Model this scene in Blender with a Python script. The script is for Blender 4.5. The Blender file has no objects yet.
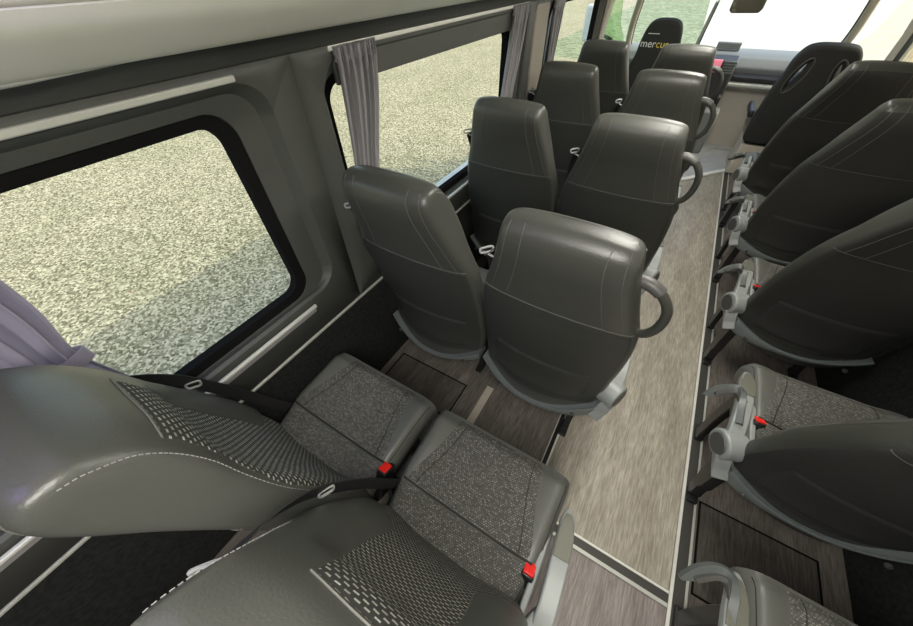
import bpy, bmesh, math, random
from mathutils import Vector, Matrix
random.seed(7)
SC = bpy.context.scene
COL = SC.collection
PI = math.pi

# ---------------------------------------------------------------- materials
def mat(name, color, rough=.5, metal=0., spec=.5, bump=0., bscale=200., var=0., vscale=8., coat=0., sheen=0.):
    m = bpy.data.materials.new(name); m.use_nodes = True
    nt = m.node_tree; b = nt.nodes['Principled BSDF']
    b.inputs['Base Color'].default_value = (*color, 1)
    b.inputs['Roughness'].default_value = rough
    b.inputs['Metallic'].default_value = metal
    b.inputs['Specular IOR Level'].default_value = spec
    b.inputs['Coat Weight'].default_value = coat
    b.inputs['Sheen Weight'].default_value = sheen
    tc = nt.nodes.new('ShaderNodeTexCoord')
    if bump:
        n = nt.nodes.new('ShaderNodeTexNoise'); n.inputs['Scale'].default_value = bscale
        n.inputs['Detail'].default_value = 3
        nt.links.new(tc.outputs['Object'], n.inputs['Vector'])
        bp = nt.nodes.new('ShaderNodeBump'); bp.inputs['Strength'].default_value = bump
        bp.inputs['Distance'].default_value = .002
        nt.links.new(n.outputs['Fac'], bp.inputs['Height'])
        nt.links.new(bp.outputs['Normal'], b.inputs['Normal'])
    if var:
        n2 = nt.nodes.new('ShaderNodeTexNoise'); n2.inputs['Scale'].default_value = vscale
        n2.inputs['Detail'].default_value = 4
        nt.links.new(tc.outputs['Object'], n2.inputs['Vector'])
        r = nt.nodes.new('ShaderNodeValToRGB')
        r.color_ramp.elements[0].position = .3; r.color_ramp.elements[1].position = .7
        r.color_ramp.elements[0].color = (*[c*(1-var) for c in color], 1)
        r.color_ramp.elements[1].color = (*[min(1, c*(1+var)) for c in color], 1)
        nt.links.new(n2.outputs['Fac'], r.inputs['Fac'])
        nt.links.new(r.outputs['Color'], b.inputs['Base Color'])
    return m

def glass_mat(name, tint, gloss=.08):
    m = bpy.data.materials.new(name); m.use_nodes = True
    nt = m.node_tree; nt.nodes.clear()
    o = nt.nodes.new('ShaderNodeOutputMaterial'); mx = nt.nodes.new('ShaderNodeMixShader')
    t = nt.nodes.new('ShaderNodeBsdfTransparent'); g = nt.nodes.new('ShaderNodeBsdfGlossy')
    t.inputs['Color'].default_value = (*tint, 1); g.inputs['Roughness'].default_value = .02
    g.inputs['Color'].default_value = (.8, .85, .8, 1)
    mx.inputs[0].default_value = gloss
    nt.links.new(t.outputs[0], mx.inputs[1]); nt.links.new(g.outputs[0], mx.inputs[2])
    nt.links.new(mx.outputs[0], o.inputs[0])
    return m

def emit_mat(name, color, s):
    m = bpy.data.materials.new(name); m.use_nodes = True
    b = m.node_tree.nodes['Principled BSDF']
    b.inputs['Base Color'].default_value = (*color, 1)
    b.inputs['Emission Color'].default_value = (*color, 1); b.inputs['Emission Strength'].default_value = s
    return m

def brick_fabric(name, dark, light, bw, rh, mortar, mixlo, bump=.4, thr=(.35, .6), ns_=.45):
    """small light woven bars on a dark cloth; UVs are in metres"""
    m = bpy.data.materials.new(name); m.use_nodes = True
    nt = m.node_tree; b = nt.nodes['Principled BSDF']
    b.inputs['Roughness'].default_value = .85; b.inputs['Specular IOR Level'].default_value = .2
    uv = nt.nodes.new('ShaderNodeUVMap'); uv.uv_map = 'UVMap'
    dist = nt.nodes.new('ShaderNodeTexNoise'); dist.inputs['Scale'].default_value = 90
    nt.links.new(uv.outputs['UV'], dist.inputs['Vector'])
    sub = nt.nodes.new('ShaderNodeVectorMath'); sub.operation = 'MULTIPLY_ADD'
    sub.inputs[1].default_value = (.003, .003, 0)
    nt.links.new(dist.outputs['Color'], sub.inputs[0]); nt.links.new(uv.outputs['UV'], sub.inputs[2])
    br = nt.nodes.new('ShaderNodeTexBrick'); br.inputs['Scale'].default_value = 1
    br.inputs['Brick Width'].default_value = bw; br.inputs['Row Height'].default_value = rh
    br.inputs['Mortar Size'].default_value = mortar; br.inputs['Mortar Smooth'].default_value = .3
    br.inputs['Color1'].default_value = (*light, 1); br.inputs['Color2'].default_value = (*[l*mixlo for l in light], 1)
    br.inputs['Mortar'].default_value = (*dark, 1)
    nt.links.new(sub.outputs[0], br.inputs['Vector'])
    ns = nt.nodes.new('ShaderNodeTexNoise'); ns.inputs['Scale'].default_value = ns_/bw; ns.inputs['Detail'].default_value = 2
    nt.links.new(uv.outputs['UV'], ns.inputs['Vector'])
    rp = nt.nodes.new('ShaderNodeValToRGB'); rp.color_ramp.elements[0].position = thr[0]; rp.color_ramp.elements[1].position = thr[1]
    nt.links.new(ns.outputs['Fac'], rp.inputs['Fac'])
    mx = nt.nodes.new('ShaderNodeMix'); mx.data_type = 'RGBA'
    mx.inputs['A'].default_value = (*dark, 1)
    nt.links.new(rp.outputs['Color'], mx.inputs['Factor']); nt.links.new(br.outputs['Color'], mx.inputs['B'])
    nt.links.new(mx.outputs['Result'], b.inputs['Base Color'])
    bp = nt.nodes.new('ShaderNodeBump'); bp.inputs['Strength'].default_value = bump; bp.inputs['Distance'].default_value = .001
    bp.invert = True
    nt.links.new(br.outputs['Fac'], bp.inputs['Height']); nt.links.new(bp.outputs['Normal'], b.inputs['Normal'])
    return m

def wood_floor(name, c0, c1, c2):
    m = bpy.data.materials.new(name); m.use_nodes = True
    nt = m.node_tree; b = nt.nodes['Principled BSDF']
    b.inputs['Roughness'].default_value = .42; b.inputs['Specular IOR Level'].default_value = .35
    tc = nt.nodes.new('ShaderNodeTexCoord')
    mp = nt.nodes.new('ShaderNodeMapping'); mp.inputs['Scale'].default_value = (1, .08, 1)
    nt.links.new(tc.outputs['Object'], mp.inputs['Vector'])
    n = nt.nodes.new('ShaderNodeTexNoise'); n.inputs['Scale'].default_value = 150; n.inputs['Detail'].default_value = 5
    n.inputs['Roughness'].default_value = .65; n.inputs['Distortion'].default_value = .4
    nt.links.new(mp.outputs[0], n.inputs['Vector'])
    r = nt.nodes.new('ShaderNodeValToRGB'); cr = r.color_ramp
    cr.elements[0].position = .36; cr.elements[0].color = (*c0, 1)
    cr.elements[1].position = .62; cr.elements[1].color = (*c2, 1)
    e = cr.elements.new(.5); e.color = (*c1, 1)
    nt.links.new(n.outputs['Fac'], r.inputs['Fac'])
    mp2 = nt.nodes.new('ShaderNodeMapping'); mp2.inputs['Scale'].default_value = (1, .16, 1)
    nt.links.new(tc.outputs['Object'], mp2.inputs['Vector'])
    n2 = nt.nodes.new('ShaderNodeTexNoise'); n2.inputs['Scale'].default_value = 14; n2.inputs['Detail'].default_value = 2
    nt.links.new(mp2.outputs[0], n2.inputs['Vector'])
    r2 = nt.nodes.new('ShaderNodeValToRGB'); r2.color_ramp.elements[0].position = .35; r2.color_ramp.elements[1].position = .65
    r2.color_ramp.elements[0].color = (.78, .76, .76, 1); r2.color_ramp.elements[1].color = (1, 1, 1, 1)
    nt.links.new(n2.outputs['Fac'], r2.inputs['Fac'])
    mx = nt.nodes.new('ShaderNodeMix'); mx.data_type = 'RGBA'; mx.blend_type = 'MULTIPLY'; mx.inputs['Factor'].default_value = 1
    nt.links.new(r.outputs['Color'], mx.inputs['A']); nt.links.new(r2.outputs['Color'], mx.inputs['B'])
    nt.links.new(mx.outputs['Result'], b.inputs['Base Color'])
    return m

def gravel(name, dark, midc, light, scale=34, patch=(.88, .90, .86)):
    m = bpy.data.materials.new(name); m.use_nodes = True
    nt = m.node_tree; b = nt.nodes['Principled BSDF']; b.inputs['Roughness'].default_value = .95
    b.inputs['Specular IOR Level'].default_value = .1
    tc = nt.nodes.new('ShaderNodeTexCoord')
    v = nt.nodes.new('ShaderNodeTexVoronoi'); v.inputs['Scale'].default_value = scale
    nt.links.new(tc.outputs['Object'], v.inputs['Vector'])
    n = nt.nodes.new('ShaderNodeTexNoise'); n.inputs['Scale'].default_value = scale*.8; n.inputs['Detail'].default_value = 6
    n.inputs['Roughness'].default_value = .75
    nt.links.new(tc.outputs['Object'], n.inputs['Vector'])
    s = nt.nodes.new('ShaderNodeSeparateColor'); nt.links.new(v.outputs['Color'], s.inputs[0])
    a = nt.nodes.new('ShaderNodeMath'); a.operation = 'MULTIPLY_ADD'; a.inputs[1].default_value = .42
    nt.links.new(s.outputs[0], a.inputs[0])
    a2 = nt.nodes.new('ShaderNodeMath'); a2.operation = 'MULTIPLY'; a2.inputs[1].default_value = .6
    nt.links.new(n.outputs['Fac'], a2.inputs[0]); nt.links.new(a2.outputs[0], a.inputs[2])
    r = nt.nodes.new('ShaderNodeValToRGB'); cr = r.color_ramp
    cr.elements[0].position = .22; cr.elements[0].color = (*dark, 1)
    cr.elements[1].position = .82; cr.elements[1].color = (*light, 1)
    e = cr.elements.new(.48); e.color = (*midc, 1)
    nt.links.new(a.outputs[0], r.inputs['Fac'])
    n2 = nt.nodes.new('ShaderNodeTexNoise'); n2.inputs['Scale'].default_value = .9; n2.inputs['Detail'].default_value = 3
    nt.links.new(tc.outputs['Object'], n2.inputs['Vector'])
    r2 = nt.nodes.new('ShaderNodeValToRGB'); r2.color_ramp.elements[0].position = .35; r2.color_ramp.elements[1].position = .62
    r2.color_ramp.elements[0].color = (*patch, 1); r2.color_ramp.elements[1].color = (1, 1, 1, 1)
    nt.links.new(n2.outputs['Fac'], r2.inputs['Fac'])
    mx = nt.nodes.new('ShaderNodeMix'); mx.data_type = 'RGBA'; mx.blend_type = 'MULTIPLY'; mx.inputs['Factor'].default_value = 1
    nt.links.new(r.outputs['Color'], mx.inputs['A']); nt.links.new(r2.outputs['Color'], mx.inputs['B'])
    nt.links.new(mx.outputs['Result'], b.inputs['Base Color'])
    bp = nt.nodes.new('ShaderNodeBump'); bp.inputs['Strength'].default_value = .6; bp.inputs['Distance'].default_value = .02
    nt.links.new(a.outputs[0], bp.inputs['Height']); nt.links.new(bp.outputs['Normal'], b.inputs['Normal'])
    return m

M = {}
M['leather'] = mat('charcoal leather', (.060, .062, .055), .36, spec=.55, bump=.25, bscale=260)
M['leather_r'] = mat('right leather darkened for shade', (.036, .037, .031), .42, spec=.5, bump=.25, bscale=260)  # right-hand seats: dimmer side of the cabin put into the leather colour
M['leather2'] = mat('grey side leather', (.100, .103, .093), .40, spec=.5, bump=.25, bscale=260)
M['rearpanel'] = mat('rear leather darkened for shade', (.038, .040, .035), .5, spec=.45, bump=.3, bscale=300)  # same leather as the upper back, its shading put into the colour
M['backcloth'] = mat('black rear cloth', (.030, .030, .028), .75, spec=.25, bump=.3, bscale=400)
M['thread'] = mat('light thread', (.26, .26, .245), .7)
M['darkthread'] = mat('grey thread', (.12, .12, .108), .7)
M['lumbar'] = brick_fabric('dotted lumbar cloth', (.040, .041, .037), (.42, .42, .375), .0165, .0115, .0044, .6, thr=(.05, .3))
M['weave'] = brick_fabric('speckled cushion cloth', (.072, .072, .065), (.29, .285, .26), .0085, .0056, .0016, .25, thr=(.38, .54), ns_=.9)
M['plastic'] = mat('blue grey plastic', (.135, .155, .152), .38, spec=.5, bump=.1, bscale=500)
M['plastic_l'] = mat('light grey plastic', (.24, .255, .25), .38, spec=.5, bump=.1, bscale=500)
M['hook'] = mat('slate hook plastic', (.085, .095, .092), .4)
M['plastic_d'] = mat('dark grey plastic', (.07, .07, .065), .45)
M['black'] = mat('black metal', (.014, .014, .014), .4)
M['guide'] = mat('light grey guide', (.34, .35, .34), .35)
M['belt'] = mat('black belt webbing', (.018, .018, .018), .65, bump=.4, bscale=700)
M['chrome'] = mat('satin chrome', (.62, .62, .60), .25, metal=1)
M['handle'] = mat('dark olive handle', (.045, .046, .040), .4)
M['pad'] = mat('olive grey pad', (.12, .12, .095), .5)
M['alu'] = mat('pale aluminium trim', (.55, .56, .51), .38, metal=.25)
M['alu_w'] = mat('white aluminium lip', (.72, .72, .66), .35, metal=.15)
M['red'] = mat('red plastic', (.75, .02, .015), .3)
M['wall'] = mat('dark grey wall panel', (.074, .078, .070), .5, spec=.4, bump=.25, bscale=350, var=.06, vscale=3)
M['carpet'] = mat('black wall carpet', (.024, .025, .024), .95, spec=.1, bump=.8, bscale=500, var=.3, vscale=60)
M['head'] = mat('grey vinyl headliner', (.68, .69, .60), .3, spec=.5, var=.03)
M['roof'] = mat('pale roof lining', (.78, .76, .68), .7)
M['gasket'] = mat('black rubber gasket', (.010, .010, .010), .9, spec=.03)
M['glass'] = glass_mat('tinted window glass', (.93, .93, .87), .03)
M['glass_green'] = glass_mat('green door glass', (.70, .82, .64), .05)
M['glass_clear'] = glass_mat('windscreen glass', (.93, .97, .92), .04)
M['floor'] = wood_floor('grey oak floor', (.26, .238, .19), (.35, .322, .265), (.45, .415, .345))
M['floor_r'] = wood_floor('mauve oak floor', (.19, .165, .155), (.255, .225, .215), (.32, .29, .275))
M['floor_s'] = wood_floor('oak floor darkened for shade', (.11, .096, .082), (.165, .147, .128), (.22, .198, .175))  # same oak as the aisle, shade around the seats painted in
M['hatch'] = wood_floor('dark oak hatch', (.07, .062, .054), (.10, .09, .078), (.14, .126, .11))
M['curtain'] = mat('lilac grey curtain', (.34, .32, .40), .75, sheen=.3, bump=.3, bscale=600)
M['curtain_g'] = mat('silver grey curtain', (.36, .35, .36), .75, sheen=.3, bump=.3, bscale=600)
def translucent(m, color, fac):
    nt = m.node_tree; b = nt.nodes['Principled BSDF']; o = nt.nodes['Material Output']
    t = nt.nodes.new('ShaderNodeBsdfTranslucent'); t.inputs['Color'].default_value = (*color, 1)
    mx = nt.nodes.new('ShaderNodeMixShader'); mx.inputs[0].default_value = fac
    nt.links.new(b.outputs[0], mx.inputs[1]); nt.links.new(t.outputs[0], mx.inputs[2]); nt.links.new(mx.outputs[0], o.inputs[0])
M['curtain_s'] = mat('added cream sheer curtain', (.6, .58, .52), .8); translucent(M['curtain_s'], (.85, .82, .74), .6)
translucent(M['curtain'], (.55, .52, .62), .35); translucent(M['curtain_g'], (.35, .34, .33), .3)
M['rail_d'] = mat('brown grey rail channel', (.045, .043, .038), .5)
M['cab_floor'] = mat('grey cab floor', (.46, .46, .45), .6, var=.1, vscale=10)
M['cab_beige'] = mat('beige cab trim', (.50, .455, .38), .6, var=.04)
M['tan'] = mat('tan pillar trim', (.30, .27, .225), .6)
M['dash'] = mat('grey dashboard', (.17, .18, .175), .55, bump=.2, bscale=300)
M['dash_l'] = mat('light dashboard trim', (.45, .44, .39), .5)
M['dash_d'] = mat('dark dashboard insert', (.03, .03, .033), .4)
M['screen'] = emit_mat('pink lit display', (.75, .20, .26), .6)
M['gravel'] = gravel('pale gravel', (.07, .066, .040), (.285, .268, .178), (.76, .71, .52), scale=42)
M['gravel_g'] = gravel('greenish gravel', (.11, .13, .07), (.24, .275, .17), (.38, .41, .28), scale=7)
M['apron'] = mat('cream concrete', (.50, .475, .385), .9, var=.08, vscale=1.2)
M['led'] = emit_mat('added lamp diffuser', (1.0, .96, .88), 6.0)
M['ledp'] = emit_mat('added violet strip', (.45, .35, 1.0), 5.0)
M['text_w'] = mat('white lettering', (.75, .75, .72), .6)
M['text_y'] = mat('yellow lettering', (.75, .62, .12), .6)
M['white_paint'] = mat('white paint', (.85, .85, .82), .3)

# ---------------------------------------------------------------- mesh helpers
class MB:
    def __init__(s): s.v = []; s.f = []; s.uv = {}
    def add(s, vs, fs, uvs=None):
        o = len(s.v); s.v += [tuple(v) for v in vs]
        s.f += [tuple(i+o for i in f) for f in fs]
        if uvs:
            for i, u in enumerate(uvs): s.uv[o+i] = u
    def box(s, a, b, mtx=None):
        x0, y0, z0 = a; x1, y1, z1 = b
        vs = [Vector(p) for p in ((x0,y0,z0),(x1,y0,z0),(x1,y1,z0),(x0,y1,z0),(x0,y0,z1),(x1,y0,z1),(x1,y1,z1),(x0,y1,z1))]
        if mtx: vs = [mtx @ v for v in vs]
        s.add(vs, [(0,3,2,1),(4,5,6,7),(0,1,5,4),(1,2,6,5),(2,3,7,6),(3,0,4,7)])
    def grid(s, fn, nu, nv, closeu=False, uvfn=None):
        vs = []; uvs = []
        for j in range(nv+1):
            for i in range(nu + (0 if closeu else 1)):
                vs.append(fn(i/nu, j/nv))
                if uvfn: uvs.append(uvfn(i/nu, j/nv))
        w = nu if closeu else nu+1; fs = []
        for j in range(nv):
            for i in range(nu):
                a = j*w+i; b = j*w+(i+1) % w
                fs.append((a, b, b+w, a+w))
        s.add(vs, fs, uvs or None)
    def tube(s, pts, r, n=8, cap=True, flat=None):
        pts = [Vector(p) for p in pts]; rings = []
        rr = r if isinstance(r, (list, tuple)) else [r]*len(pts)
        up = Vector((0, 0, 1)); prev = None; vs = []
        for i, p in enumerate(pts):
            t = (pts[min(i+1, len(pts)-1)]-pts[max(i-1, 0)]).normalized()
            if prev is None:
                a = t.cross(up)
                if a.length < .1: a = t.cross(Vector((1, 0, 0)))
                a.normalize()
            else:
                a = (prev - t*prev.dot(t)).normalized()
            prev = a; b = t.cross(a)
            for k in range(n):
                th = 2*PI*k/n
                vs.append(p + a*math.cos(th)*rr[i] + b*math.sin(th)*rr[i]*(flat or 1))
        fs = []
        for i in range(len(pts)-1):
            for k in range(n):
                a = i*n+k; b = i*n+(k+1) % n
                fs.append((a, b, b+n, a+n))
        if cap:
            fs.append(tuple(range(n))[::-1]); fs.append(tuple(range((len(pts)-1)*n, len(pts)*n)))
        s.add(vs, fs)
    def ribbon(s, pts, widths, wdir, th=.002):
        """flat strip along pts; wdir = width direction(s)"""
        pts = [Vector(p) for p in pts]; vs = []; fs = []
        for i, p in enumerate(pts):
            t = (pts[min(i+1, len(pts)-1)]-pts[max(i-1, 0)]).normalized()
            w = Vector(wdir[i] if isinstance(wdir, list) else wdir); w = (w - t*w.dot(t)).normalized()
            n = t.cross(w)
            hw = (widths[i] if isinstance(widths, list) else widths)/2
            for q in (-w*hw-n*th/2, w*hw-n*th/2, w*hw+n*th/2, -w*hw+n*th/2): vs.append(p+q)
        for i in range(len(pts)-1):
            for k in range(4):
                a = i*4+k; b = i*4+(k+1) % 4; fs.append((a, b, b+4, a+4))
        fs.append((0, 3, 2, 1)); e = (len(pts)-1)*4; fs.append((e, e+1, e+2, e+3))
        s.add(vs, fs)
    def cyl(s, p0, p1, r, n=24): s.tube([p0, p1], r, n)
    def prism(s, poly, axis, a, b):
        """poly of 2D points extruded along axis from a to b"""
        def mk(p, h):
            return {'x': (h, p[0], p[1]), 'y': (p[0], h, p[1]), 'z': (p[0], p[1], h)}[axis]
        n = len(poly)
        vs = [mk(p, a) for p in poly]+[mk(p, b) for p in poly]
        fs = [tuple(range(n)), tuple(range(n, 2*n))[::-1]]+[(i, (i+1) % n, (i+1) % n+n, i+n) for i in range(n)]
        s.add(vs, fs)
    def build(s, name, m, parent=None, smooth=True, bevel=0, seg=2, ang=40, flipx=1, recalc=True):
        me = bpy.data.meshes.new(name); me.from_pydata([(v[0]*flipx, v[1], v[2]) for v in s.v], [], s.f)
        if s.uv:
            uvl = me.uv_layers.new(name='UVMap')
            for l in me.loops: uvl.data[l.index].uv = s.uv.get(l.vertex_index, (0, 0))
        bm = bmesh.new(); bm.from_mesh(me)
        if recalc: bmesh.ops.recalc_face_normals(bm, faces=bm.faces)
        for f in bm.faces: f.smooth = smooth
        if smooth:
            for e in bm.edges:
                if len(e.link_faces) == 2 and e.calc_face_angle(0) > math.radians(ang): e.smooth = False
        bm.to_mesh(me); bm.free()
        me.materials.append(m)
        o = bpy.data.objects.new(name, me); COL.objects.link(o)
        if bevel:
            b = o.modifiers.new('Bevel', 'BEVEL'); b.width = bevel; b.segments = seg; b.limit_method = 'ANGLE'; b.angle_limit = math.radians(35)
            b.harden_normals = False
        if parent: o.parent = parent
        return o

def struct(o): o['kind'] = 'structure'; return o
def tag(o, label, cat, group=None):
    o['label'] = label; o['category'] = cat
    if group: o['group'] = group
    return o
def empty(name, loc=(0, 0, 0)):
    o = bpy.data.objects.new(name, None); COL.objects.link(o); o.location = loc; o.empty_display_size = .05; return o
def copy_tree(o, parent=None):
    c = o.copy(); COL.objects.link(c)
    if parent: c.parent = parent
    for ch in list(o.children): copy_tree(ch, c)
    return c
def cat(P, t):
    """Catmull-Rom through list of tuples at float index t"""
    n = len(P); t = max(0, min(n-1-1e-9, t)); i = int(t); f = t-i
    p0 = P[max(i-1, 0)]; p1 = P[i]; p2 = P[min(i+1, n-1)]; p3 = P[min(i+2, n-1)]
    return [.5*((2*b)+(-a+c)*f+(2*a-5*b+4*c-d)*f*f+(-a+3*b-3*c+d)*f**3) for a, b, c, d in zip(p0, p1, p2, p3)]
def smooth_pts(P, n):
    P = [tuple(p) for p in P]
    return [Vector(cat(P, (len(P)-1)*i/n)) for i in range(n+1)]
def bspl(P, u):
    n = len(P); i = math.floor(u); f = u-i
    q = [P[(i-1) % n], P[i % n], P[(i+1) % n], P[(i+2) % n]]
    w = ((1-f)**3/6, (3*f**3-6*f*f+4)/6, (-3*f**3+3*f*f+3*f+1)/6, f**3/6)
    return [sum(w[k]*q[k][j] for k in range(4)) for j in range(2)]
def sst(a, b, x):
    t = max(0, min(1, (x-a)/(b-a))); return t*t*(3-2*t)
def lerp(a, b, t): return a+(b-a)*t

# ---------------------------------------------------------------- passenger seat
# stations of the backrest: z, rear y, front y, half width, dish of the front, bolster bump, rear bow
BS = [(.285, -.005, .040, .17, 0, 0, .030),
      (.300, -.020, .070, .215, 0, 0, .040),
      (.36, -.005, .092, .252, .004, .0, .048),
      (.46, .000, .092, .266, .012, .004, .045),
      (.56, -.018, .078, .269, .014, .006, .038),
      (.68, -.048, .055, .270, .016, .012, .030),
      (.80, -.080, .022, .264, .014, .014, .022),
      (.90, -.105, -.005, .250, .010, .010, .014),
      (.99, -.136, -.022, .222, .004, .008, .008),
      (1.06, -.160, -.026, .202, -.008, .0, .006),
      (1.12, -.182, -.040, .186, -.012, .0, .006),
      (1.175, -.197, -.062, .174, -.012, 0, .005),
      (1.212, -.197, -.088, .167, -.006, 0, .002),
      (1.236, -.180, -.112, .158, 0, 0, 0),
      (1.243, -.162, -.132, .140, 0, 0, 0)]
def bt(z):  # index for a given z
    lo, hi = 0., len(BS)-1.
    for _ in range(40):
        m = (lo+hi)/2
        if cat(BS, m)[0] < z: lo = m
        else: hi = m
    return lo
def bp(t, u, off=0.):
    def raw(t, u):
        z, r, f, w, d, b, bow = cat(BS, t)
        w *= .99
        P = [(0, f-d), (.46*w, f-d), (.74*w, f+b), (.95*w, f-.004+b*.4), (1.03*w, (f*.6+r*.4)), (1.015*w, r+.012), (.87*w, r-.001), (.42*w, r-bow), (0, r-bow*1.15)]
        P = P+[(-x, y) for x, y in P[7:0:-1]]
        x, y = bspl(P, u)
        # the lower edge hangs lowest in the middle
        zz = z - (1-sst(.285, .5, z))*.03*(1-(x/.27)**2) if z < .5 else z
        # crown slightly arched
        if z > 1.0: zz -= .010*sst(1.0, 1.25, z)*(abs(x)/.16)**2.5
        return Vector((x, y, zz))
    p = raw(t, u)
    if off:
        e = .03
        du = raw(t, u+e)-raw(t, u-e); dv = raw(min(t+e, len(BS)-1), u)-raw(max(t-e, 0), u)
        n = du.cross(dv)
        if n.length > 1e-12: p = p + n.normalized()*(off)
    return p
# orientation check: outward normal sign
_c = bp(7, 0, .01)-bp(7, 0)
BSIGN = 1 if _c.y > 0 else -1

def back_patch(mb, ulo, uhi, z0, z1, nu, nv, h=.003, edge=.12, hz=None):
    t0, t1 = bt(z0), bt(z1)
    def fn(a, b):
        z = lerp(z0, z1, b); t = bt(z); lo, hi = ulo(z), uhi(z)
        fa = min(a, 1-a, )*abs(hi-lo); fb = min(b, 1-b)*(z1-z0)
        k = min(1, fa/edge/1.5)*1.0; k2 = min(1, fb/.012)
        prof = math.sqrt(max(0, min(k, k2)))
        return bp(t, lerp(lo, hi, a), BSIGN*(h*prof*(hz(z) if hz else 1)-.0008))
    cache = {}
    vt = [0.]
    for i in range(1, 61):
        vt.append(vt[-1]+(bp(bt(lerp(z0, z1, i/60)), 0)-bp(bt(lerp(z0, z1, (i-1)/60)), 0)).length)
    def varc(z):
        q = min((z-z0)/(z1-z0)*60, 59.999); i = int(q); return lerp(vt[i], vt[i+1], q-i)
    def arc(u, z):   # metres along the surface from the centre line
        k = round(z, 5)
        if k not in cache:
            L = [0.]; t = bt(z); p = bp(t, 0)
            for i in range(1, 37):
                q = bp(t, i/10); L.append(L[-1]+(q-p).length); p = q
            cache[k] = L
        L = cache[k]; v = min(abs(u)*10, 35.99); i = int(v)
        return math.copysign(lerp(L[i], L[i+1], v-i), u)
    mb.grid(fn, nu, nv, uvfn=lambda a, b: (arc(lerp(ulo(lerp(z0, z1, b)), uhi(lerp(z0, z1, b)), a), lerp(z0, z1, b)), varc(lerp(z0, z1, b))))

def seam_tube(mb, uz, r=.0011, off=.0012, n=50, dash=0):
    P = smooth_pts([(u, z, 0) for u, z in uz], n)
    pts = [bp(bt(p[1]), p[0], BSIGN*off) for p in P]
    if not dash: mb.tube(pts, r, 5)
    else:
        L = 0; seg = [pts[0]]; on = True
        for i in range(1, len(pts)):
            L += (pts[i]-pts[i-1]).length
            if on: seg.append(pts[i])
            if L >= (dash if on else dash*.55):
                if on and len(seg) > 1: mb.tube(seg, r, 5)
                on = not on; L = 0; seg = [pts[i]]

# cushion surface: x half .25, y .06 - .465
CW, CY0, CY1 = .252, .045, .474
def cush(a, b, off=0.):
    """a in [-1,1] across, b in [0,1] rear to front: top surface"""
    x = a*CW*(lerp(.90, 1.0, sst(0, .45, b))+.02*sst(.6, 1, b))
    y = lerp(CY0, CY1, b) - .012*sst(.6, 1, abs(a))*sst(.8, 1, b)
    z = .468 + .014*sst(.1, .9, b)
    z += .018*sst(.55, .9, abs(a))*sst(.1, .45, b)          # bolsters
    z -= .030*sst(.93, 1.0, abs(a))                           # rolled sides
    z -= .022*sst(.88, 1.0, b)                                # rolled front
    z -= .006*math.exp(-((b-.32)/.03)**2)*(1-sst(.85, 1, abs(a)))  # cross seam
    return Vector((x, y, z+off))
def cush_patch(mb, alo, ahi, b0, b1, nu, nv, h=.004, edge=.012):
    def fn(i, j):
        b = lerp(b0, b1, j); lo, hi = alo(b), ahi(b)
        d = min(min(i, 1-i)*abs(hi-lo)*CW, min(j, 1-j)*(b1-b0)*(CY1-CY0))
        k = math.sqrt(max(0, min(1, d/edge)))
        return cush(lerp(lo, hi, i), b, h*k-.001)
    def uvf(i, j):
        p = cush(lerp(alo(lerp(b0, b1, j)), ahi(lerp(b0, b1, j)), i), lerp(b0, b1, j)); return (p.x, p.y)
    mb.grid(fn, nu, nv, uvfn=uvf)

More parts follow.
